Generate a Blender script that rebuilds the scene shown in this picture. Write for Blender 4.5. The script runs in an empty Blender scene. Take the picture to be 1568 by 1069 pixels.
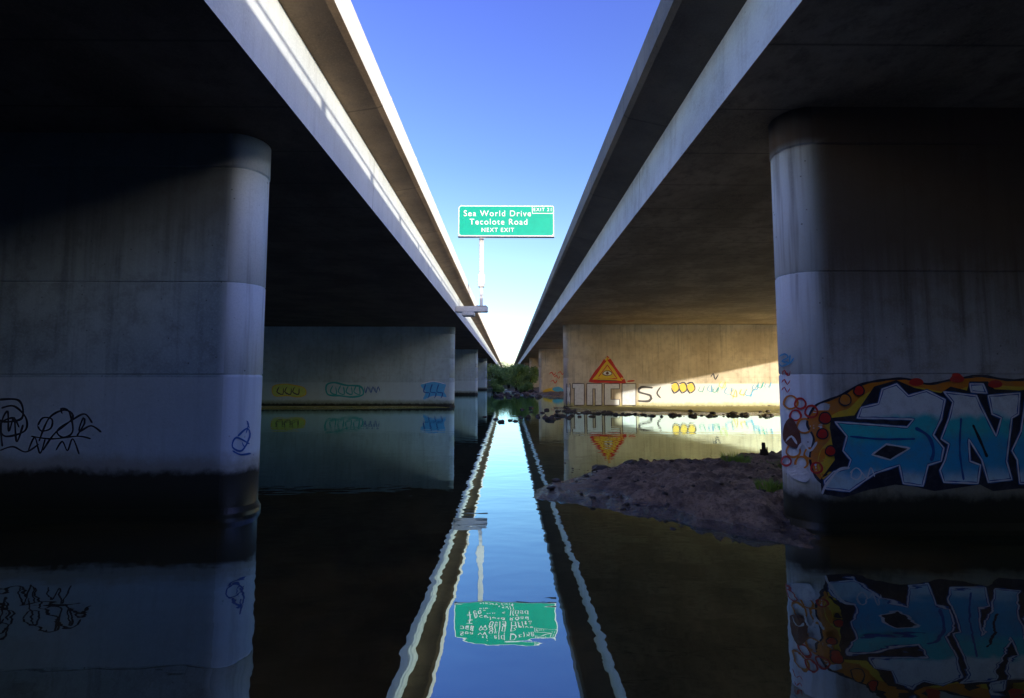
import bpy, bmesh, math, random
import numpy as np
from mathutils import Vector, noise
from mathutils.bvhtree import BVHTree
from mathutils.geometry import tessellate_polygon
random.seed(7)
S=bpy.context.scene
S.view_settings.view_transform='Standard'
try: S.view_settings.look='None'
except Exception: pass
S.view_settings.exposure=0

# ---------------------------------------------------------------- camera
PITCH=math.radians(3.74); YAW=math.radians(0.49); F=697.0
C=Vector((0,0,2.0))
cd=bpy.data.cameras.new("camera"); cam=bpy.data.objects.new("camera",cd); S.collection.objects.link(cam)
cam.location=C; cam.rotation_euler=(math.pi/2+PITCH,0,-YAW)
cd.sensor_width=36; cd.lens=36*F/1568; cd.clip_start=.05; cd.clip_end=6000
S.camera=cam
fw=Vector((math.sin(YAW)*math.cos(PITCH),math.cos(YAW)*math.cos(PITCH),math.sin(PITCH)))
rt=Vector((math.cos(YAW),-math.sin(YAW),0)); up=rt.cross(fw)
def ray(px,py): return (fw*F+rt*(px-784)-up*(py-534.5)).normalized()

# ---------------------------------------------------------------- sun / sky
sd=Vector((1,-1.1,.2)).normalized()
elev=math.asin(sd.z); az=math.atan2(sd.x,sd.y)
w=bpy.data.worlds.new("World"); S.world=w; w.use_nodes=True
nt=w.node_tree; nt.nodes.clear()
sky=nt.nodes.new('ShaderNodeTexSky'); sky.sky_type='NISHITA'; sky.sun_disc=False
sky.sun_elevation=elev; sky.sun_rotation=az; sky.air_density=1.0; sky.dust_density=1.0; sky.ozone_density=2.0
hs=nt.nodes.new('ShaderNodeHueSaturation'); hs.inputs['Saturation'].default_value=1.1; hs.inputs['Value'].default_value=4.2
bg=nt.nodes.new('ShaderNodeBackground'); bg.inputs['Strength'].default_value=.15
wo=nt.nodes.new('ShaderNodeOutputWorld')
tcw=nt.nodes.new('ShaderNodeTexCoord'); sxw=nt.nodes.new('ShaderNodeSeparateXYZ'); nt.links.new(tcw.outputs['Generated'],sxw.inputs[0])
rp=nt.nodes.new('ShaderNodeValToRGB'); nt.links.new(sxw.outputs[2],rp.inputs[0])
E=rp.color_ramp.elements
E[0].position=0; E[0].color=(.66,.74,1,1); E[1].position=.70; E[1].color=(.54,.43,.96,1)
for p,c in ((.11,(.78,.78,.96)),(.25,(.80,.72,.77)),(.43,(.62,.58,.84))):
    e=E.new(p); e.color=(*c,1)
mw=nt.nodes.new('ShaderNodeMix'); mw.data_type='RGBA'; mw.blend_type='MULTIPLY'; mw.inputs[0].default_value=1
nt.links.new(sky.outputs[0],hs.inputs['Color']); nt.links.new(hs.outputs[0],mw.inputs[6]); nt.links.new(rp.outputs[0],mw.inputs[7])
nt.links.new(mw.outputs[2],bg.inputs['Color']); nt.links.new(bg.outputs[0],wo.inputs[0])
sl=bpy.data.lights.new("sun",'SUN'); sl.energy=5; sl.angle=math.radians(.5); sl.color=(1,.91,.77)
so=bpy.data.objects.new("sun",sl); S.collection.objects.link(so); so.rotation_euler=sd.to_track_quat('Z','Y').to_euler()

# ---------------------------------------------------------------- material helpers
class M:
    def __init__(s,name):
        s.m=bpy.data.materials.new(name); s.m.use_nodes=True; s.t=s.m.node_tree; s.t.nodes.clear()
        s.o=s.t.nodes.new('ShaderNodeOutputMaterial'); s.b=s.t.nodes.new('ShaderNodeBsdfPrincipled')
        s.t.links.new(s.b.outputs[0],s.o.inputs[0])
        s.tc=s.t.nodes.new('ShaderNodeTexCoord').outputs['Object']
        x=s.t.nodes.new('ShaderNodeSeparateXYZ'); s.t.links.new(s.tc,x.inputs[0]); s.X,s.Y,s.Z=x.outputs
    def set(s,inp,v):
        if isinstance(v,bpy.types.NodeSocket): s.t.links.new(v,inp)
        elif isinstance(v,tuple) and len(v)==3 and inp.type=='RGBA': inp.default_value=(*v,1)
        else: inp.default_value=v
    def noise(s,scale,detail=4,rough=.6,map=None,dist=0):
        n=s.t.nodes.new('ShaderNodeTexNoise'); n.inputs['Scale'].default_value=scale; n.inputs['Detail'].default_value=detail
        n.inputs['Roughness'].default_value=rough; n.inputs['Distortion'].default_value=dist
        v=s.tc
        if map:
            mp=s.t.nodes.new('ShaderNodeMapping'); mp.inputs['Scale'].default_value=map; s.t.links.new(s.tc,mp.inputs[0]); v=mp.outputs[0]
        s.t.links.new(v,n.inputs['Vector']); return n.outputs['Fac']
    def voro(s,scale):
        n=s.t.nodes.new('ShaderNodeTexVoronoi'); n.inputs['Scale'].default_value=scale; s.t.links.new(s.tc,n.inputs['Vector']); return n.outputs['Distance']
    def mr(s,v,a,b,c=0.,d=1.,smooth=True):
        n=s.t.nodes.new('ShaderNodeMapRange'); n.interpolation_type='SMOOTHSTEP' if smooth else 'LINEAR'
        s.set(n.inputs[0],v)
        for i,q in enumerate((a,b,c,d)): s.set(n.inputs[i+1],q)
        return n.outputs[0]
    def math(s,op,a,b=0.,c=0.,clamp=False):
        n=s.t.nodes.new('ShaderNodeMath'); n.operation=op; n.use_clamp=clamp; s.set(n.inputs[0],a); s.set(n.inputs[1],b); s.set(n.inputs[2],c); return n.outputs[0]
    def mix(s,f,a,b,mode='MIX'):
        n=s.t.nodes.new('ShaderNodeMix'); n.data_type='RGBA'; n.blend_type=mode
        s.set(n.inputs[0],f); s.set(n.inputs[6],a); s.set(n.inputs[7],b); return n.outputs[2]
    def bump(s,h,dist,strength=1.,normal=None):
        n=s.t.nodes.new('ShaderNodeBump'); n.inputs['Distance'].default_value=dist; n.inputs['Strength'].default_value=strength
        s.t.links.new(h,n.inputs['Height'])
        if normal is not None: s.t.links.new(normal,n.inputs['Normal'])
        return n.outputs[0]

def concrete(name,light,dark,streak=.5,algae=None,band=None,ylines=None,stain=(.16,.12,.085),stain_amt=.35,toptint=None,pits=.55,nose=None,deck_shade=None):
    m=M(name)
    big=m.noise(.55,3,.6); med=m.noise(3.5,4,.65); fine=m.noise(38,2,.6)
    c=m.mix(m.mr(big,.35,.65),dark,light)
    c=m.mix(m.math('MULTIPLY',m.mr(med,.45,.7),stain_amt),c,stain)
    if nose:  # sky light on the rounded nose, put into its colour as a pale tint
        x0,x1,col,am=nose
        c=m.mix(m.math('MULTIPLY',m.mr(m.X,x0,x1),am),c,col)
    st=m.noise(2.2,3,.7,(2.6,2.6,.12))
    c=m.mix(m.math('MULTIPLY',m.mr(st,.48,.72),streak),c,tuple(v*.35 for v in dark))
    c=m.mix(m.math('MULTIPLY',m.mr(fine,.4,.75),.3),c,tuple(min(1,v*1.3) for v in light))
    pit=m.mr(m.voro(5.5),.03,.085,1.,0.)
    c=m.mix(m.math('MULTIPLY',pit,pits),c,tuple(v*.25 for v in dark))
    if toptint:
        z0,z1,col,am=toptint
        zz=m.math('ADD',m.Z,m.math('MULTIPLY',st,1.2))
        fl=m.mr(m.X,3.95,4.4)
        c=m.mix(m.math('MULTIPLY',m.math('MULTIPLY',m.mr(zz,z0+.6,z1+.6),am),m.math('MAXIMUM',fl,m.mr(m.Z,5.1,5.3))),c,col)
    if deck_shade:   # shade under the deck painted in, darkening the upper wall
        z0,z1,col,am=deck_shade
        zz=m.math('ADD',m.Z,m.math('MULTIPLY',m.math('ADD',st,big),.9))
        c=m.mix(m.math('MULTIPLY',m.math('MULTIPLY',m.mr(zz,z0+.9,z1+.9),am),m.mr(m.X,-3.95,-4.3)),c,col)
    if band:
        z1,col,am=band[:3]
        f=m.math('MULTIPLY',m.mr(m.math('ADD',m.Z,m.math('MULTIPLY',fine,.012)),z1-.012,z1+.012,1.,0.),am)
        if len(band)>3: f=m.math('MULTIPLY',f,m.mr(m.X,band[3],band[3]+.15))
        c=m.mix(f,c,col)
    if ylines:
        f=m.math('ABSOLUTE',m.math('SUBTRACT',m.math('FRACT',m.math('DIVIDE',m.math('ADD',m.Y,.7),ylines)),.5))
        c=m.mix(m.math('MULTIPLY',m.mr(f,.0,.03/ylines,1.,0.),.6),c,tuple(v*.3 for v in dark))
    rough=.85
    if algae:
        z0,z1=algae[:2]; moss=algae[2] if len(algae)>2 else (.20,.17,.085)
        zz=m.math('ADD',m.Z,m.math('MULTIPLY',m.math('SUBTRACT',med,.5),.30))
        c=m.mix(m.math('MULTIPLY',m.mr(zz,z1,z1+.22,1.,0.),.6),c,moss)
        c=m.mix(m.mr(zz,z0,z1,1.,0.),c,(.020,.021,.009))
        rough=m.mr(m.Z,.0,z1,.35,.85)
    m.set(m.b.inputs['Base Color'],c); m.set(m.b.inputs['Roughness'],rough)
    h=m.math('ADD',m.math('MULTIPLY',med,.5),m.math('MULTIPLY',fine,.12))
    m.set(m.b.inputs['Normal'],m.bump(h,.02,.7))
    return m.m

def plain(name,col,rough=.6,metal=0.,var=.25,scale=12):
    m=M(name); n=m.noise(scale,3,.65)
    c=m.mix(m.math('MULTIPLY',m.mr(n,.4,.7),var),col,tuple(v*.35 for v in col))
    m.set(m.b.inputs['Base Color'],c); m.b.inputs['Roughness'].default_value=rough; m.b.inputs['Metallic'].default_value=metal
    m.set(m.b.inputs['Normal'],m.bump(n,.004,.5))
    return m.m

def new_obj(name,verts,faces,mats,mi=None,smooth=False,parent=None):
    me=bpy.data.meshes.new(name); me.from_pydata([tuple(v) for v in verts],[],faces)
    for q in mats: me.materials.append(q)
    if mi is not None: me.polygons.foreach_set('material_index',mi)
    if smooth: me.polygons.foreach_set('use_smooth',[True]*len(me.polygons))
    me.update(); o=bpy.data.objects.new(name,me); S.collection.objects.link(o)
    if parent: o.parent=parent
    return o

# ---------------------------------------------------------------- materials
c_pierL=concrete("pier_concrete_left",(.33,.45,.46),(.22,.31,.325),.4,(.60,.76),(2.03,(.44,.55,.56),.55),stain=(.13,.16,.155),stain_amt=.45,pits=.8,nose=(-4.30,-4.05,(.80,.93,.95),.85),deck_shade=(3.0,4.8,(.08,.09,.09),.8))
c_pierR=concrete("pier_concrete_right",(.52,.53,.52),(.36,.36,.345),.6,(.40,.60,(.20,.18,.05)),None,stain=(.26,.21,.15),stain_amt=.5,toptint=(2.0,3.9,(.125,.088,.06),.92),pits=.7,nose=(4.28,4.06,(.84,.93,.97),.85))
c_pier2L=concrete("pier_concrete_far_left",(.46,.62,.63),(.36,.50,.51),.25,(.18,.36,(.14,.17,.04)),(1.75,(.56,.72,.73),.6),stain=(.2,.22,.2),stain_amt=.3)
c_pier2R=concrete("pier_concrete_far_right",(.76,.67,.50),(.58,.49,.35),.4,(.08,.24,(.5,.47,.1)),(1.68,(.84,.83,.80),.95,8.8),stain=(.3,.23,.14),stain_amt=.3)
c_web=concrete("girder_concrete",(.68,.77,.83),(.52,.60,.66),.25,None,None,7.0,stain_amt=.18)
c_webL=concrete("girder_concrete_pale",(.74,.80,.82),(.64,.70,.72),.15,None,None,7.0,stain=(.4,.38,.35),stain_amt=.12,pits=.2)
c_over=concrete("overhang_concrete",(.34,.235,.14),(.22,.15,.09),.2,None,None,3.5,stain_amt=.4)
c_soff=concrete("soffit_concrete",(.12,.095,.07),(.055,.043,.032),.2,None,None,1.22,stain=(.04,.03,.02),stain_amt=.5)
c_soffR=concrete("soffit_concrete_lit",(.48,.37,.24),(.27,.205,.13),.25,None,None,1.22,stain=(.13,.09,.06),stain_amt=.55)  # lit copy: bounced sun glow put into a paler, warmer colour
c_par=concrete("parapet_concrete",(.82,.77,.68),(.72,.67,.58),.12,None,None,3.5,stain_amt=.12,pits=.2)
c_parR=concrete("parapet_concrete_shaded",(.17,.165,.16),(.10,.10,.10),.3,None,None,3.5)  # shaded copy: backlit parapet, its shade put into the darker colour
c_overR=concrete("overhang_concrete_shaded",(.14,.12,.10),(.08,.07,.06),.2,None,None,3.5,stain_amt=.4)  # overhang on the backlit edge, shade painted in as darker concrete
m_asph=plain("asphalt",(.05,.05,.052),.9)
m_steel=plain("galvanised_steel",(.65,.66,.67),.45,.3)
m_dsteel=plain("weathered_steel",(.2,.2,.2),.6,.5)

# ---------------------------------------------------------------- bridges
def fixn(o):
    bm=bmesh.new(); bm.from_mesh(o.data); bmesh.ops.recalc_face_normals(bm,faces=bm.faces); bm.to_mesh(o.data); bm.free()
def deck(name,sec,mi,mats,y0,y1):
    n=len(sec); ys=[y0+(y1-y0)*i/24 for i in range(25)]
    v=[(x,y,z) for y in ys for x,z in sec]; f=[];m=[]
    for k in range(24):
        for i in range(n):
            j=(i+1)%n; f.append((k*n+i,k*n+j,(k+1)*n+j,(k+1)*n+i)); m.append(mi[i])
    f.append(tuple(range(n))[::-1]); m.append(0); f.append(tuple(24*n+i for i in range(n))); m.append(0)
    o=new_obj(name,v,f,mats,m); fixn(o)
    return o
Y0,Y1=-62,215
secR=[(2.88,5.7),(2.92,6.62),(2.2,6.78),(2.12,6.84),(2.12,7.26),(2.16,7.3),(2.42,7.3),(2.5,6.95),(31.4,6.95),(31.5,7.2),(31.75,7.2),(31.8,6.8),(31,6.62),(31,5.7)]
miR=[0,1,1,3,3,3,3,4,3,3,3,1,0,2]
brR=bpy.data.objects.new("freeway_bridge",None); S.collection.objects.link(brR)
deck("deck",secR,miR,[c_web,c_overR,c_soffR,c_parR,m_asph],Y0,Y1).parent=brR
secL=[(-2.98,5.7),(-2.96,6.86),(-2.4,6.95),(-2.3,6.99),(-2.3,7.2),(-2.34,7.22),(-2.34,7.6),(-2.55,7.6),(-2.65,7.1),(-31.4,7.1),(-31.5,7.6),(-31.75,7.6),(-31.8,6.9),(-31,6.8),(-31,5.7)]
miL=[0,1,1,3,3,3,3,3,4,3,3,3,1,0,2]
brL=bpy.data.objects.new("freeway_bridge",None); S.collection.objects.link(brL)
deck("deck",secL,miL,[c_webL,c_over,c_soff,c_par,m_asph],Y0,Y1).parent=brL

def tube(bm,a,b,r,seg=8,r2=None):
    a=Vector(a);b=Vector(b);d=(b-a).normalized(); q=d.to_track_quat('Z','Y'); r2=r if r2 is None else r2
    A=[bm.verts.new(a+q@Vector((r*math.cos(t),r*math.sin(t),0))) for t in [2*math.pi*i/seg for i in range(seg)]]
    B=[bm.verts.new(b+q@Vector((r2*math.cos(t),r2*math.sin(t),0))) for t in [2*math.pi*i/seg for i in range(seg)]]
    for i in range(seg): bm.faces.new((A[i],A[(i+1)%seg],B[(i+1)%seg],B[i]))
    bm.faces.new(A[::-1]); bm.faces.new(B)
def box(bm,x0,x1,y0,y1,z0,z1,bev=0):
    r=bmesh.ops.create_cube(bm,size=1)['verts']
    for v in r: v.co=Vector(((x0+x1)/2+v.co.x*(x1-x0),(y0+y1)/2+v.co.y*(y1-y0),(z0+z1)/2+v.co.z*(z1-z0)))
    if bev:
        e=list({e for v in r for e in v.link_edges}); bmesh.ops.bevel(bm,geom=e,offset=bev,segments=2,affect='EDGES')
def bm_obj(bm,name,mats,parent=None,smooth=False):
    me=bpy.data.meshes.new(name); bm.to_mesh(me); bm.free()
    for q in mats: me.materials.append(q)
    if smooth: me.polygons.foreach_set('use_smooth',[True]*len(me.polygons))
    o=bpy.data.objects.new(name,me); S.collection.objects.link(o)
    if parent: o.parent=parent
    return o
def railing(parent,x,zb,zt,mat,rr=.03):
    bm=bmesh.new(); y=Y0+.9
    while y<Y1: box(bm,x-.04,x+.04,y-.05,y+.05,zb-.02,zt); y+=2.6
    tube(bm,(x,Y0,zt),(x,Y1,zt),rr,8)
    bm_obj(bm,"railing",[mat],parent)
railing(brR,2.28,7.3,7.50,m_dsteel)
railing(brL,-2.46,7.6,7.82,m_steel)

# unseen abutments and wing walls, added behind the viewpoint to block light
bm=bmesh.new(); box(bm,3.0,31,-62,-11,-.8,5.695); box(bm,31.01,31.5,-62,2.6,-.8,5.6); bm_obj(bm,"abutment_light_block",[c_pierR],brR)
bm=bmesh.new(); box(bm,-31,-3.1,-62,-11,-.8,5.695); box(bm,-31.5,-31.01,-62,2.6,-.8,5.6); bm_obj(bm,"abutment_light_block",[c_pierL],brL)

# piers ------------------------------------------------------------
def pier(name,xn,xf,yf,r,mat,parent,top=5.72):
    """wall pier, rounded noses; xn = nose-centre x, xf = far-centre x, yf = front-face y"""
    s=1 if xf>xn else -1; cy=yf+r
    def ring(z,off):
        R=r+off; pts=[]
        for i in range(25):
            t=math.pi/2+math.pi*i/24; pts.append((xn+s*R*math.cos(t),cy+R*math.sin(t),z))
        for i in range(13):
            t=-math.pi/2+math.pi*i/12; pts.append((xf+s*R*math.cos(t),cy+R*math.sin(t),z))
        return pts
    lv=[(-.7,.04),(.06,.04),(.10,.02),(.14,0)]
    for zj in (2.06,3.43,5.18): lv+=[(zj-.016,0),(zj-.005,-.014),(zj+.005,-.014),(zj+.016,0)]
    lv+=[(5.2,.012),(top,.012)]
    V=[];Fc=[]
    for z,o in lv: V+=ring(z,o)
    n=38
    for k in range(len(lv)-1):
        for i in range(n):
            j=(i+1)%n; Fc.append((k*n+i,k*n+j,(k+1)*n+j,(k+1)*n+i))
    Fc.append(tuple(range(n))); Fc.append(tuple((len(lv)-1)*n+i for i in range(n)))
    o=new_obj(name,V,Fc,[mat]); fixn(o)
    for p in o.data.polygons: p.use_smooth=abs(p.normal.z)<.3 and p.area<.9
    o.parent=parent
    tree=BVHTree.FromPolygons([tuple(v.co) for v in o.data.vertices],[tuple(p.vertices) for p in o.data.polygons])
    return o,tree
trees={}
SP=25.0
for k in range(0,9):
    yl=6.7+SP*k+(.6 if k>0 else 0); yr=5.95+SP*k
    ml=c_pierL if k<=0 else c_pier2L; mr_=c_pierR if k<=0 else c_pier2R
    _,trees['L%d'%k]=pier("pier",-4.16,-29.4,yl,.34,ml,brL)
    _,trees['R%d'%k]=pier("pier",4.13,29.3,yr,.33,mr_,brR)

# ---------------------------------------------------------------- graffiti
class Graf:
    def __init__(s,name,tree,mats): s.n=name; s.t=tree; s.V=[]; s.F=[]; s.mi=[]; s.mats=mats; s.e=.003
    def proj(s,px,py,e):
        h,nm,_,_=s.t.ray_cast(C,ray(px,py))
        if h is None: return None
        if nm.dot(ray(px,py))>0: nm=-nm
        return h+nm*e
    def add(s,pp,faces,mat,e0,de=0.):
        vs=[s.proj(p[0],p[1],e0+de*i) for i,p in enumerate(pp)]
        b=len(s.V)
        last=next((v for v in vs if v is not None),None)
        if last is None: return
        ok=[v is not None for v in vs]
        s.V+=[v if v is not None else last for v in vs]
        for f in faces:
            if all(ok[i] for i in f): s.F.append(tuple(b+i for i in f)); s.mi.append(mat)
    def smooth(s,pts,closed,step=3.):
        P=[Vector((p[0],p[1])) for p in pts]; n=len(P); out=[]
        rng=range(n) if closed else range(n-1)
        for i in rng:
            p0=P[(i-1)%n] if closed or i>0 else P[i]; p1=P[i]; p2=P[(i+1)%n]; p3=P[(i+2)%n] if closed or i+2<n else P[i+1]
            k=max(2,int((p2-p1).length/step))
            for j in range(k):
                t=j/k; out.append(.5*((2*p1)+(p2-p0)*t+(2*p0-5*p1+4*p2-p3)*t*t+(3*p1-p0-3*p2+p3)*t**3))
        if not closed: out.append(P[-1])
        return out
    def line(s,pts,w,mat,closed=False,curve=True,step=3.):
        q=s.smooth(pts,closed,step) if curve else [Vector(p) for p in pts]
        if not curve:
            r=[]
            m=len(q)
            for i in range(m if closed else m-1):
                a=q[i];b=q[(i+1)%m];k=max(1,int((b-a).length/step))
                r+=[a.lerp(b,j/k) for j in range(k)]
            if not closed: r.append(q[-1])
            q=r
        n=len(q); A=[];h=w/2
        for i in range(n):
            a=q[i-1] if (i>0 or closed) else q[i]; b=q[(i+1)%n] if (i<n-1 or closed) else q[i]
            d=(b-a); d=d.normalized() if d.length>1e-6 else Vector((1,0)); nn=Vector((-d.y,d.x))
            ww=h*(1+.18*math.sin(i*.7+len(s.V)))
            if not closed:
                ds=min(i,n-1-i)*step
                if ds<h: ww*=math.sqrt(max(.06,1-(1-ds/h)**2))
            A.append(q[i]+nn*ww); A.append(q[i]-nn*ww)
        f=[(2*i,2*i+1,2*((i+1)%n)+1,2*((i+1)%n)) for i in range(n if closed else n-1)]
        s.add(A,f,mat,s.e,.000004); s.e+=.0004
    def fill(s,pts,mat,curve=False):
        q=s.smooth(pts,True,4.) if curve else [Vector(p) for p in pts]
        tr=tessellate_polygon([[Vector((p.x,p.y,0)) for p in q]])
        bm=bmesh.new(); vs=[bm.verts.new((p.x,p.y,0)) for p in q]
        for t in tr:
            try: bm.faces.new([vs[i] for i in t])
            except ValueError: pass
        for _ in range(4):
            ed=[e for e in bm.edges if e.calc_length()>14]
            if not ed: break
            bmesh.ops.subdivide_edges(bm,edges=ed,cuts=1)
            bmesh.ops.triangulate(bm,faces=bm.faces)
        bm.verts.index_update()
        s.add([(v.co.x,v.co.y) for v in bm.verts],[tuple(v.index for v in f.verts) for f in bm.faces],mat,s.e); bm.free(); s.e+=.0008
    def done(s): return new_obj(s.n,s.V,s.F,s.mats,s.mi)

def paint(name,col,grad=None,rough=.5):
    m=M(name); n=m.noise(7,4,.7); n2=m.noise(60,2)
    c=col
    if grad:
        zz=m.math('ADD',m.Z,m.math('MULTIPLY',m.math('SUBTRACT',m.noise(1.6,3),.5),.45))
        stops,cols=grad
        c=cols[0]
        for i in range(1,len(cols)): c=m.mix(m.mr(zz,stops[i-1][0],stops[i-1][1]),c,cols[i])
    c=m.mix(m.math('MULTIPLY',m.mr(n,.42,.7),.22),c,(.22,.22,.22))
    c=m.mix(m.math('MULTIPLY',m.mr(n2,.5,.8),.2),c,(.05,.05,.05))
    m.set(m.b.inputs['Base Color'],c); m.b.inputs['Roughness'].default_value=rough
    m.set(m.b.inputs['Normal'],m.bump(n2,.004,.5))
    return m.m
p_grad=paint("spray_paint_fade",None,([(.70,.92),(1.15,1.35),(1.46,1.58)],[(.62,.86,.94),(.04,.48,.78),(.05,.70,.72),(.88,.95,.97)]))
p_blk=paint("spray_paint_black",(.012,.016,.035)); p_blue=paint("spray_paint_blue",(.01,.12,.42))
p_or=paint("spray_paint_orange",(.82,.27,.02)); p_yel=paint("spray_paint_yellow",(.9,.60,.04)); p_red=paint("spray_paint_red",(.70,.03,.02))
p_wht=paint("spray_paint_white",(.88,.9,.91)); p_teal=paint("spray_paint_teal",(.02,.45,.42)); p_ltb=paint("spray_paint_light_blue",(.1,.5,.8))
p_grn=paint("spray_paint_green",(.65,.78,.15)); p_brn=paint("spray_paint_brown",(.16,.05,.03)); p_drk=paint("spray_paint_faded_black",(.06,.055,.055))
p_tag=paint("marker_black",(.02,.024,.03))
MT=[p_grad,p_blk,p_blue,p_or,p_yel,p_red,p_wht,p_teal,p_ltb,p_grn,p_brn,p_drk,p_tag]
GR,BK,BL,OR,YE,RE,WH,TE,LB,GN,BR,DK,TG=range(13)

# big mural on near right pier
g=Graf("graffiti_mural",trees['R0'],MT)
g.fill([(1268,748),(1248,728),(1240,700),(1246,672),(1236,648),(1248,622),(1270,612),(1290,604),(1315,590),(1345,583),(1385,580),(1420,588),(1455,582),(1500,576),(1545,582),(1590,580),(1680,578),(1680,640),(1500,630),(1400,640),(1330,660),(1300,700),(1285,740)],OR,True)
g.fill([(1262,735),(1252,712),(1256,690),(1272,668),(1262,648),(1280,632),(1300,625),(1320,606),(1352,593),(1400,592),(1450,600),(1500,588),(1560,592),(1670,590),(1670,640),(1500,640),(1400,650),(1340,670),(1300,700),(1280,730)],YE,True)
g.line([(1268,748),(1248,728),(1240,700),(1246,672),(1236,648),(1248,622),(1270,612),(1290,604),(1315,590),(1345,583),(1385,580),(1420,588),(1455,582),(1500,576),(1545,582),(1590,580),(1680,578)],3.5,BK)
g.fill([(1258,756),(1256,734),(1278,704),(1270,655),(1272,640),(1308,636),(1338,592),(1372,582),(1400,594),(1440,602),(1455,592),(1480,598),(1484,584),(1512,584),(1522,596),(1560,598),(1620,590),(1700,590),(1700,752),(1560,748),(1520,752),(1500,742),(1430,752),(1400,745),(1370,742),(1330,750),(1290,762)],BK)
L1=[(1264,748),(1262,736),(1276,722),(1298,716),(1302,704),(1290,690),(1296,668),(1278,646),(1388,654),(1398,642),(1312,640),(1318,624),(1344,618),(1350,596),(1372,588),(1390,606),(1418,598),(1446,612),(1440,642),(1428,666),(1444,686),(1440,706),(1420,712),(1412,744),(1382,740),(1376,712),(1340,724),(1300,752)]
L2=[(1446,704),(1452,680),(1440,672),(1452,640),(1458,616),(1444,600),(1494,606),(1500,620),(1524,668),(1532,640),(1518,634),(1512,606),(1560,602),(1558,634),(1548,640),(1540,706),(1548,734),(1512,738),(1502,704),(1482,672),(1484,706),(1500,712),(1496,740),(1444,738),(1438,720)]
L3=[(1562,660),(1570,604),(1640,600),(1646,640),(1600,648),(1604,676),(1650,690),(1648,742),(1560,740),(1556,704),(1548,690)]
L4=[(1486,600),(1484,588),(1504,588),(1510,602)]
for L in (L1,L2,L3,L4):
    g.fill(L,GR)
for L in (L1,L2,L3,L4):
    g.line(L,4.5,BL,True,False); g.line(L,2.2,WH,True,False)
g.fill([(1334,696),(1356,680),(1392,686),(1362,704)],BK); g.line([(1334,696),(1356,680),(1392,686),(1362,704)],2.5,WH,True,False)
g.line([(1400,655),(1420,668),(1428,690),(1424,706)],5,BL); g.line([(1300,668),(1345,672),(1400,672)],3,BL)
g.line([(1488,650),(1500,676),(1510,700)],4,BK); g.line([(1470,640),(1468,690),(1474,735)],3,BL)
g.line([(1300,724),(1310,716),(1318,724),(1312,734),(1302,730),(1304,720)],2,WH); g.line([(1318,722),(1326,732),(1332,716),(1338,730)],2,WH)
g.line([(1258,756),(1264,742),(1282,720),(1300,716)],4,WH)
def circ(cx,cy,rx,ry=None,ph=0): 
    ry=ry or rx; return [(cx+rx*math.cos(t+ph)*(1+.08*math.sin(3*t)),cy+ry*math.sin(t+ph)) for t in [2*math.pi*i/9 for i in range(9)]]
for cx,cy,r in ((1212,616,10),(1226,618,8),(1242,630,9),(1219,636,8),(1232,652,11),(1216,690,10),(1240,694,8),(1228,708,9),(1250,716,8),(1206,706,7)):
    g.line(circ(cx,cy,r),3,RE if cx%4 else OR,True)
for cx,cy,r in ((1262,640,9),(1258,664,8),(1270,690,8),(1292,612,9),(1313,598,8)):
    g.fill(circ(cx,cy,r),RE if cx%4 else OR,True); g.line(circ(cx,cy,r),2,BK,True)
g.fill([(1204,650),(1214,640),(1226,664),(1226,684),(1212,684),(1202,672)],BR,True)
g.fill([(1208,715),(1226,712),(1240,726),(1234,738),(1214,730)],WH,True)
g.line([(1222,690),(1230,678),(1240,690),(1250,676)],3,WH); g.line([(1206,676),(1214,668),(1222,680)],3,WH)
g.line([(1196,546),(1204,542),(1209,547),(1200,553),(1210,556),(1200,561),(1196,556)],2.6,LB); g.line([(1212,543),(1211,557),(1217,548)],2.6,LB)
for yy in (572,586,598): g.line([(1200,yy),(1204,yy-5),(1208,yy+3),(1212,yy-4)],1.6,RE)
for xx,yy in ((1400,585),(1462,580),(1520,588)):
    g.fill(circ(xx,yy,11,6),RE,True)
g.done()

# left near pier tags
g=Graf("graffiti_tag",trees['L0'],MT)
sc=lambda P,w,c=TG: g.line(P,w,c)
sc([(-30,618),(0,612),(30,614),(34,640),(8,646),(-6,640)],3.2); sc([(2,625),(22,622),(40,640),(38,660),(8,668),(0,650),(20,640),(30,655)],3)
sc([(4,684),(2,650),(12,630),(14,660),(22,640),(26,676),(36,650)],3); sc([(0,690),(20,684),(40,692),(60,680)],2.4)
sc([(58,652),(66,640),(80,642),(78,656),(64,660),(58,652)],2.6); sc([(60,676),(76,640),(100,628),(112,640),(84,664),(66,690)],2.8)
sc([(96,634),(94,626),(106,630),(112,660),(98,670),(88,660),(110,644),(130,634),(142,648)],2.8); sc([(118,668),(130,648),(128,640),(122,660),(140,652),(156,662)],2.8)
sc([(48,668),(80,672),(120,668),(140,672)],2.2); sc([(86,690),(96,676),(104,690),(112,672),(122,696)],2.4); sc([(44,690),(54,670),(62,694),(70,672)],2.4)
sc([(364,668),(378,656),(382,668),(370,690),(356,684),(362,670),(382,680)],2.6,BL); sc([(378,648),(382,656)],2.4,BL); sc([(356,690),(368,696),(384,694)],2.6,BL); sc([(370,676),(374,684),(380,676)],2.,BL)
sc([(376,664),(380,650),(377,644)],2,BL)
g.done()

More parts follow.
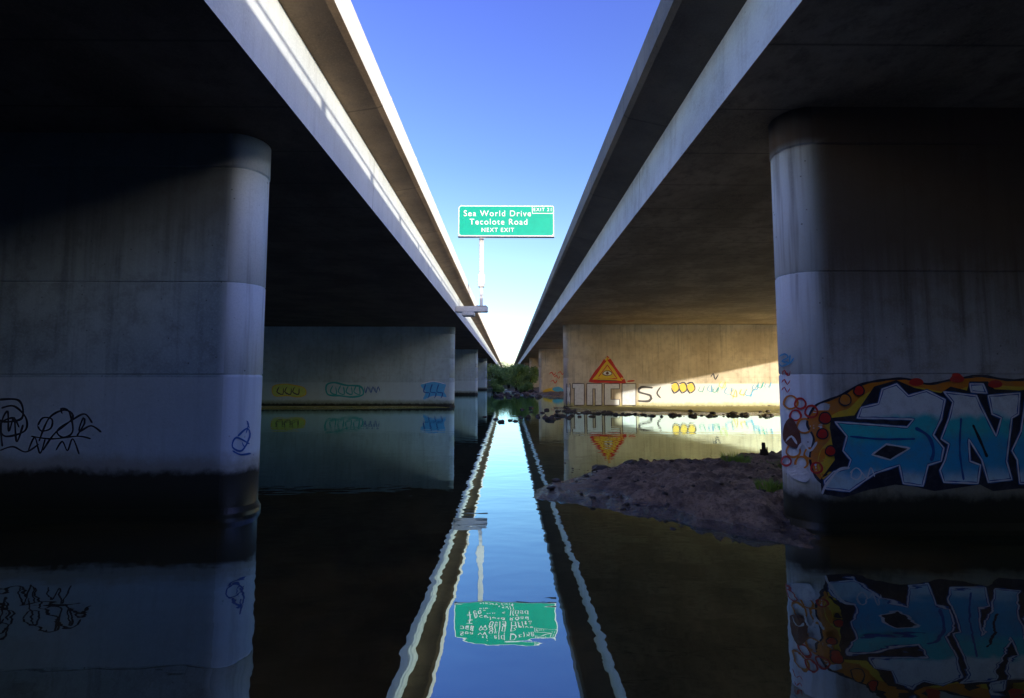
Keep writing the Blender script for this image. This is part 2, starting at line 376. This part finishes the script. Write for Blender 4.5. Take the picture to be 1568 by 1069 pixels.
# far left pier
g=Graf("graffiti_tag",trees['L1'],MT)
g.fill([(420,606),(418,592),(436,588),(450,590),(466,594),(468,604),(456,608),(440,606)],GN,True)
for x in (428,440,452): g.line([(x,592),(x-4,600),(x+5,604),(x+6,594)],1.6,DK)
g.line([(420,606),(418,592),(436,588),(450,590),(466,594),(468,604),(456,608),(440,606)],1.4,YE,True)
g.line([(500,590),(512,586),(530,590),(552,592),(556,604),(540,608),(520,606),(502,604)],2.6,TE,True)
for x in (510,522,534,546): g.line([(x,590),(x-4,600),(x+5,604),(x+4,592)],1.8,TE)
for x in (558,566,574): g.line([(x,592),(x+2,602),(x+5,592),(x+8,600)],1.3,BL)
g.fill([(644,590),(660,585),(682,587),(680,600),(684,608),(664,606),(648,612),(652,600)],LB,True)
for x in (652,662,672): g.line([(x,588),(x-3,600),(x+6,602),(x+3,610)],1.8,BL)
g.line([(646,588),(664,584),(682,588)],1.5,WH)
g.done()

# far right pier
g=Graf("graffiti_mural",trees['R1'],MT)
g.fill([(930,546),(958,586),(902,584)],YE)
g.line([(930,547),(957,585.5),(903,583.5)],4.5,RE,True,False)
g.line([(930,559),(945,580),(915,579)],1.3,RE,True,False); g.fill(circ(930,571.5,7,3.6),WH,True); g.line(circ(930,571.5,7,3.6),1.2,BR,True); g.fill(circ(930,571.5,2.4),BR)
g.line([(914,582),(945,583)],1.2,BR); g.line([(960,584),(972,583)],2,RE)
def lett(P,mat=WH):
    g.line(P,2.4,DK,True,False); g.fill(P,mat)
lett([(868,588),(873,588),(873,620),(868,620)])
lett([(877,588),(894,588),(894,620),(880,620),(880,594),(877,594)])
lett([(899,588),(921,588),(921,620),(912,620),(912,595),(907,595),(907,620),(899,620)])
lett([(926,588),(948,588),(948,595),(935,595),(935,612),(948,612),(948,620),(926,620)])
lett([(953,588),(973,588),(973,620),(953,620)])
g.line([(1000,594),(982,593),(978,600),(996,606),(994,614),(976,614)],3.2,DK)
g.line([(1012,592),(1006,602),(1012,610)],2,DK)
for x in (1032,1044,1056): g.fill([(x-4,590),(x+6,586),(x+8,598),(x,600)],YE,True); g.line([(x-5,588),(x+4,586),(x+8,596),(x,602),(x-4,594)],2,BK)
rr=random.Random(3)
for i in range(11):
    x=1074+i*10+rr.uniform(-3,3); y=592+rr.uniform(-5,10); s_=rr.uniform(.5,1.2)
    g.line([(x,y-5*s_),(x-4*s_,y+3),(x+4*s_,y+6*s_),(x+rr.uniform(2,9),y-4),(x+rr.uniform(-3,6),y+9*s_)],rr.uniform(.8,1.5),rr.choice([TE,LB,GN,YE,LB]))
g.line([(1088,578),(1092,572),(1095,581),(1100,573)],1.6,BK)
g.done()
g=Graf("graffiti_tag",trees['R2'],MT)
for x,y in ((845,573),(852,578),(858,572),(847,585)): g.line([(x-4,y),(x,y-3),(x+3,y+2),(x+6,y-3)],1.4,RE)
g.fill([(832,598),(846,594),(862,598),(862,606),(834,606)],YE,True); g.fill([(845,596),(855,592),(863,597),(860,604)],LB,True)
g.done()

# ---------------------------------------------------------------- terrain
def sdf(px,py,poly):
    d=np.full(px.shape,1e9); inside=np.zeros(px.shape,bool); n=len(poly)
    for i in range(n):
        ax,ay=poly[i]; bx,by=poly[(i+1)%n]; ex,ey=bx-ax,by-ay
        t=np.clip(((px-ax)*ex+(py-ay)*ey)/(ex*ex+ey*ey),0,1)
        d=np.minimum(d,np.hypot(px-ax-t*ex,py-ay-t*ey))
        c=((ay>py)!=(by>py))&(px<(bx-ax)*(py-ay)/(by-ay+1e-12)+ax); inside^=c
    return np.where(inside,d,-d)
def ss(x): x=np.clip(x,0,1); return x*x*(3-2*x)
xs=np.concatenate([-np.geomspace(3000,42,14),np.arange(-40,-2,1.),np.arange(-2,8,.06),np.arange(8,34,.5),np.geomspace(35,3000,16)])
ys=np.concatenate([-np.geomspace(3000,42,12),np.arange(-40,4,2.),np.arange(4.5,14,.06),np.arange(14,40,.4),np.arange(40,110,1.2),np.geomspace(112,4000,18)])
GX,GY=np.meshgrid(xs,ys)
nz=np.array([[noise.fractal(Vector((x*.9,y*.9,0)),.8,2.2,5) for x in xs] for y in ys])
nf=np.array([[noise.fractal(Vector((x*4,y*4,3)),.6,2.1,5) if (-2<x<8 and 4<y<14) else 0 for x in xs] for y in ys])
H=np.full(GX.shape,-.7)
wob=.25*nz+.05*nf
bank=[(.40,7.8),(.8,8.8),(1.8,9.9),(3.6,10.6),(6.5,11.6),(13,13.0),(13,6.5),(4.4,6.4),(3.55,5.5),(2.95,5.95),(2.1,6.7),(1.25,7.25)]
d=sdf(GX,GY,bank)+wob*.45+.05*nf
hb=-.7+.7*ss((d+.9)/.9)+ .07*ss(d/.3)+.19*ss((d-.1)/.8)*ss((GX-1.)/2.2)+np.where(d>0,(.05*nz+.065*nf*ss((GX-1.)/1.5)+.02*nf),0)*ss(d/.4)
H=np.maximum(H,np.where(d>-.9,hb,-.7))
bar=[(3.2,29.5),(5,26.6),(8,25.2),(13,24.6),(32,24.5),(34,34),(3.2,33)]
d=sdf(GX,GY,bar)+wob; H=np.maximum(H,-.7+.7*ss((d+1.5)/1.5)+.14*ss(d/2)+np.where(d>0,.03*nz,0))
barl=[(-30,30.2),(-12,30.4),(-6,31.4),(-4,31.8),(-3.8,33.5),(-30,34)]
d=sdf(GX,GY,barl)+wob*.6; H=np.maximum(H,-.7+.7*ss((d+1)/1)+.10*ss(d/1))
prom=[(-.3,66),(1.2,55),(3.5,50),(34,48),(60,90),(-2,90),(-1.5,74)]
d=sdf(GX,GY,prom)+wob*2; H=np.maximum(H,-.7+.7*ss((d+3)/3)+.45*ss(d/5)+np.where(d>0,.15*nz,0))
d=(GY-86)+wob*4; H=np.maximum(H,-.7+.7*ss((d+3)/3)+1.6*ss(d/25)+np.where(d>0,.2*nz,0))
d=(np.abs(GX)-46)+wob*3; H=np.maximum(H,-.7+.7*ss((d+3)/3)+np.where(d>0,.1,0))
d=(-7-GY)+wob; H=np.maximum(H,-.7+.7*ss((d+2)/2)+3.2*ss(d/14)+np.where(d>0,.1*nz,0))
ny,nx=GX.shape
V=np.stack([GX,GY,H],-1).reshape(-1,3)
Fc=[(j*nx+i,j*nx+i+1,(j+1)*nx+i+1,(j+1)*nx+i) for j in range(ny-1) for i in range(nx-1)]
m=M("mud_and_sand")
n1=m.noise(2.5,4,.65); n2=m.noise(22,4,.7)
c=m.mix(m.mr(n1,.36,.60),(.17,.11,.065),(.46,.32,.19)); c=m.mix(m.math('MULTIPLY',m.mr(n2,.45,.65),.6),c,(.07,.045,.027))
wet=m.mr(m.math('ADD',m.Z,m.math('MULTIPLY',n1,.10)),.10,.19,1.,0.)
c=m.mix(m.math('MULTIPLY',wet,.6),c,(.06,.042,.026))
yg=m.mr(m.Y,18.,22.); yg2=m.math('MULTIPLY',yg,m.mr(m.Y,40.,45.,1.,0.))
c=m.mix(m.math('MULTIPLY',yg2,.8),c,(.55,.50,.13))  # yellow-green shore algae, brightened to stand in for sun on the bar
c=m.mix(m.math('MULTIPLY',m.mr(m.Y,70.,80.),m.mr(n1,.3,.6)),c,(.09,.13,.04))
m.set(m.b.inputs['Base Color'],c); m.set(m.b.inputs['Roughness'],m.mr(wet,0.,1.,.9,.12)); m.b.inputs['Specular IOR Level'].default_value=.9
m.set(m.b.inputs['Normal'],m.bump(m.math('ADD',n1,m.math('MULTIPLY',n2,.6)),.07,1.))
new_obj("ground",V,Fc,[m.m],smooth=True)

# ---------------------------------------------------------------- water
m=M("river_water")
t=m.t; gl=t.nodes.new('ShaderNodeBsdfGlossy'); gl.inputs['Roughness'].default_value=.01; gl.inputs['Color'].default_value=(.72,.97,1,1)
df=t.nodes.new('ShaderNodeBsdfDiffuse')
m.set(df.inputs['Color'],m.mix(m.mr(m.noise(.8,3),.4,.65),(.045,.030,.010),(.100,.060,.016)))
r1=m.noise(1.3,2,.5,(.8,1.7,1)); r2=m.noise(5.5,2,.5,(.7,1.5,1)); pat=m.mr(m.noise(.22,2),.35,.65,.3,1.)
hh=m.math('ADD',r1,m.math('MULTIPLY',m.math('MULTIPLY',r2,.11),pat))
bmp=m.bump(hh,.0042,1.)
fr=t.nodes.new('ShaderNodeFresnel'); fr.inputs['IOR'].default_value=1.45
t.links.new(bmp,fr.inputs['Normal']); t.links.new(bmp,gl.inputs['Normal'])
mx=t.nodes.new('ShaderNodeMixShader'); m.set(mx.inputs[0],m.math('MULTIPLY_ADD',fr.outputs[0],1.8,.20,True))
t.links.new(df.outputs[0],mx.inputs[1]); t.links.new(gl.outputs[0],mx.inputs[2]); t.links.new(mx.outputs[0],m.o.inputs[0]); t.nodes.remove(m.b)
new_obj("water",[(-60,-200,0),(60,-200,0),(60,110,0),(-60,110,0)],[(0,1,2,3)],[m.m])

# ---------------------------------------------------------------- rocks
m_rock=plain("wet_rock",(.09,.07,.05),.6,0,.6,6)
def ground_z(x,y):
    i=int(np.clip(np.searchsorted(xs,x),1,nx-1)); j=int(np.clip(np.searchsorted(ys,y),1,ny-1)); return max(float(H[j,i]),-.02)
def rocks(name,lst):
    bm=bmesh.new()
    for x,y,s in lst:
        z=ground_z(x,y); r=bmesh.ops.create_icosphere(bm,subdivisions=2,radius=1)['verts']
        sx,sy,sz=s*random.uniform(.8,1.3),s*random.uniform(.7,1.1),s*random.uniform(.45,.75); o=Vector((x*3,y*3,s*9))
        for v in r:
            k=1+.45*noise.noise(v.co*1.3+o)+.2*noise.noise(v.co*3.2+o)
            v.co=Vector((x+v.co.x*sx*k,y+v.co.y*sy*k,z+s*.15+v.co.z*sz*k))
    bm_obj(bm,name,[m_rock])
L=[]
for _ in range(130):
    x=random.uniform(3.5,20); y=24.7+max(0,(8-x))*.55+random.gauss(0,.5); L.append((x,y,random.uniform(.05,.18)))
for _ in range(35):
    x=random.uniform(.5,4.5); L.append((x,random.uniform(23,31),random.uniform(.06,.2)))
L+=[(2.05,22.3,.22),(1.9,23.5,.2),(2.5,23,.15),(-.3,21.2,.2),(.1,22,.13),(-.6,22.6,.12),(.35,21.5,.14),(2.9,24.5,.2),(-1.2,24,.12)]
for _ in range(45): L.append((random.uniform(-1.5,3.5),random.uniform(45,66),random.uniform(.1,.45)))
rocks("shore_rocks",L)
rocks("bank_stones",[(1.98,9.8,.19),(2.7,10.1,.16),(3.6,10.3,.17),(2.2,6.2,.06),(2.35,6.3,.05),(4.4,10.8,.16),(.75,8.1,.06),(.9,8.6,.08)]+[(random.uniform(1.2,5.5),random.uniform(7,11),random.uniform(.012,.045)) for _ in range(150)])

# stump
m_wood=plain("rotten_wood",(.05,.035,.025),.9,0,.5,20)
bm=bmesh.new(); bx,by=5.75,10.3; bz=ground_z(bx,by)
for k,(dx,h,r) in enumerate(((0,.28,.05),(.06,.18,.035),(-.05,.13,.03))):
    tube(bm,(bx+dx,by,bz-.1),(bx+dx*1.3,by+.02,bz+h),r*1.2,8,r*.55)
for v in bm.verts: v.co+=Vector((noise.noise(v.co*20),noise.noise(v.co*20+Vector((5,0,0))),.0))*.02
bm_obj(bm,"wooden_stump",[m_wood])

# grass
m_grass=plain("grass_blades",(.26,.42,.06),.6,0,.3,8)
def tuft(x,y,n,h,sp):
    V=[];Fs=[]; z0=ground_z(x,y)-.03
    for _ in range(n):
        a=random.uniform(0,6.28); r=random.random()**.6*sp; px,py=x+r*math.cos(a),y+r*math.sin(a); hh=h*random.uniform(.5,1.1); ln=random.uniform(.1,.6)*hh; b=random.uniform(0,6.28); w=.007
        q=Vector((-math.sin(b),math.cos(b),0))*w; i=len(V)
        base=Vector((px,py,z0)); mid=base+Vector((math.cos(a)*ln*.35,math.sin(a)*ln*.35,hh*.6)); tip=base+Vector((math.cos(a)*ln,math.sin(a)*ln,hh))
        V+=[base-q,base+q,mid+q*.8,mid-q*.8,tip]; Fs+=[(i,i+1,i+2,i+3),(i+3,i+2,i+4)]
    new_obj("grass_tuft",V,Fs,[m_grass])
tuft(4.75,9.6,260,.26,.28); tuft(4.2,7.4,220,.18,.2); tuft(5.4,9.2,120,.18,.3); tuft(3.9,10.2,60,.1,.15)

# ---------------------------------------------------------------- bushes
def leafmat(name,a,b):
    m=M(name); n=m.noise(.9,3); n2=m.noise(9,2)
    c=m.mix(m.mr(n,.38,.62),a,b); c=m.mix(m.math('MULTIPLY',m.mr(n2,.4,.7),.5),c,tuple(v*.5 for v in a))
    m.set(m.b.inputs['Base Color'],c); m.b.inputs['Roughness'].default_value=.6; return m.m
m_leaf=leafmat("leaves",(.15,.28,.06),(.38,.54,.14)); m_leafd=leafmat("dark_leaves",(.04,.07,.02),(.10,.15,.04)); m_bark=plain("bark",(.07,.05,.035),.9)
def bush(name,x,y,rad,h,n=3800,ls=.16,mat=None):
    z=ground_z(x,y)
    bm=bmesh.new(); blobs=[]
    for _ in range(9):
        a=random.uniform(0,6.28); r=rad*random.uniform(.1,.75); zz=z+h*random.uniform(.3,.85)
        e=Vector((x+r*math.cos(a),y+r*math.sin(a),zz)); blobs.append((e,rad*random.uniform(.28,.5)))
        s0=Vector((x+random.uniform(-.2,.2),y+random.uniform(-.2,.2),z-.1)); md=s0.lerp(e,.5)+Vector((0,0,.25*h*.5))
        tube(bm,s0,md,.09,6,.05); tube(bm,md,e,.05,6,.015)
    bm.verts.index_update(); V=[v.co.copy() for v in bm.verts]; Fs=[tuple(v.index for v in f.verts) for f in bm.faces]; mi=[1]*len(Fs); bm.free()
    for _ in range(n):
        c,r=random.choice(blobs); dv=Vector((random.gauss(0,1),random.gauss(0,1),random.gauss(0,1))).normalized()*r*random.uniform(.45,1.1)*(1+.35*noise.noise(c*3+Vector((_*.01,0,0))))
        p=c+Vector((dv.x,dv.y,dv.z*.85))
        if p.z<z: continue
        a=Vector((random.gauss(0,1),random.gauss(0,1),random.gauss(0,1))).normalized(); b=a.orthogonal().normalized(); s=ls*random.uniform(.5,1.2); i=len(V)
        V+=[p-a*s,p+b*s*.45,p+a*s,p-b*s*.45]; Fs.append((i,i+1,i+2,i+3)); mi.append(0)
    new_obj(name,V,Fs,[mat or m_leaf,m_bark],mi)
for x,y,r,h in ((-1.2,72,1.9,3.6),(1.3,70,2.2,4.2),(3.2,75,2.3,3.6),(.2,88,3,4.8),(-3,95,3,4.1),(4.5,92,3,4.4),(-1.5,66,1.0,1.3),(2.2,62,1.2,1.2)):
    bush("riverside_bush",x,y,r,h)
# unseen trees added in the gap behind the viewpoint, blocking low sky light
for x,y,r,h in ((-1.4,-14,2.4,6.8),(1.3,-15,2.5,7.0),(0,-18,2.8,9),(-1.5,-22,2.6,10),(1.5,-23,2.6,10)):
    bush("light_block_tree",x,y,r,h,9000,.3,m_leafd)
V=[];Fs=[]
for _ in range(14000):
    x=random.uniform(-60,60); top=7+3*noise.noise(Vector((x*.12,0,0)))+2*noise.noise(Vector((x*.5,4,0))); p=Vector((x,random.uniform(222,232),random.uniform(.5,max(2,top))))
    a=Vector((random.gauss(0,1),random.gauss(0,1),random.gauss(0,1))).normalized(); b=a.orthogonal().normalized(); s=random.uniform(.3,.8); i=len(V)
    V+=[p-a*s,p+b*s*.6,p+a*s,p-b*s*.6]; Fs.append((i,i+1,i+2,i+3))
for _ in range(26000):  # unseen side row, added to block low light from the left
    y=random.uniform(-30,120); top=8+3*noise.noise(Vector((y*.15,3,0)))+2*noise.noise(Vector((y*.6,9,0))); p=Vector((-random.uniform(47,51),y,random.uniform(.2,max(2,top))))
    a=Vector((random.gauss(0,1),random.gauss(0,1),random.gauss(0,1))).normalized(); b=a.orthogonal().normalized(); s=random.uniform(.3,.8); i=len(V)
    V+=[p-a*s,p+b*s*.6,p+a*s,p-b*s*.6]; Fs.append((i,i+1,i+2,i+3))
new_obj("treeline_and_light_block",V,Fs,[m_leafd])

# ---------------------------------------------------------------- highway sign
SY=25.5
sg=bpy.data.objects.new("highway_exit_sign",None); S.collection.objects.link(sg)
m_green=plain("sign_green",(.0,.40,.27),.4,0,.12,3); m_sw=plain("sign_white",(.88,.9,.9),.4,0,.05,3)
def rrect(x0,x1,z0,z1,r,y,name,mat,th=.02):
    pts=[]
    for cx,cz,a0 in ((x1-r,z1-r,0),(x0+r,z1-r,90),(x0+r,z0+r,180),(x1-r,z0+r,270)):
        for i in range(6): a=math.radians(a0+18*i); pts.append((cx+r*math.cos(a),cz+r*math.sin(a)))
    n=len(pts); V=[(x,y,z) for x,z in pts]+[(x,y+th,z) for x,z in pts]
    Fs=[tuple(range(n)),tuple(range(n,2*n))[::-1]]+[(i,n+i,n+(i+1)%n,(i+1)%n) for i in range(n)]
    o=new_obj(name,V,Fs,[mat]); fixn(o); o.parent=sg
x0,x1,z0,z1=-2.84,2.62,10.12,11.9
rrect(x0,x1,z0,z1,.16,SY,"panel_edge",m_sw,.06); rrect(x0+.05,x1-.05,z0+.05,z1-.05,.13,SY-.008,"panel",m_green,.02)
rrect(1.36,x1-.015,z1-.47,z1-.015,.06,SY-.014,"exit_tab_border",m_sw,.01); rrect(1.40,x1-.055,z1-.43,z1-.055,.05,SY-.020,"exit_tab",m_green,.01)
def text(s,cx,cz,size,w=None,off=.0):
    cu=bpy.data.curves.new("lettering",'FONT'); cu.body=s; cu.size=size; cu.align_x='CENTER'; cu.align_y='CENTER'; cu.offset=off; cu.space_character=1.18
    cu.extrude=.002; cu.materials.append(m_sw); o=bpy.data.objects.new("lettering",cu); S.collection.objects.link(o)
    o.location=(cx,SY-.028,cz); o.rotation_euler=(math.pi/2,0,0); o.parent=sg
    bpy.context.view_layer.update()
    if w: o.scale.x=w/o.dimensions.x
text("Sea World Drive",-.62,11.42,.48,3.85,.003); text("Tecolote Road",-.55,10.93,.48,3.3,.003); text("NEXT EXIT",-.6,10.46,.34,1.85,.003); text("EXIT 21",1.98,z1-.24,.28,1.02,.002)
bm=bmesh.new()
px=-1.53
box(bm,px-.13,px+.13,SY+.1,SY+.36,7.35,z1-.3,.02)
box(bm,px-.20,px+.20,SY+.06,SY+.40,7.35,7.95,.02)
box(bm,px-.09,px+.09,SY+.14,SY+.32,6.1,7.35,.01)
box(bm,px-.17,px+.17,SY+.05,SY+.4,7.22,7.36,.01)
for z in (10.5,11.5): box(bm,x0+.3,x1-.3,SY+.064,SY+.1,z-.05,z+.05)
box(bm,x0,x1,SY-.35,SY-.05,9.99,10.04,.01)
bm_obj(bm,"post",[m_steel],sg)
bm=bmesh.new()
box(bm,-2.955,-1.15,SY+.0,SY+.5,5.78,6.1,.03); box(bm,-2.6,-1.9,SY-.1,SY+.6,5.55,5.775,.03)
for x in (-1.75,-1.3): 
    for y in (SY+.04,SY+.46): tube(bm,(x,y,6.08),(x,y,6.16),.03)
box(bm,-1.8,-1.22,SY-.02,SY+.52,6.103,6.13)
bm_obj(bm,"bracket",[m_steel],sg)
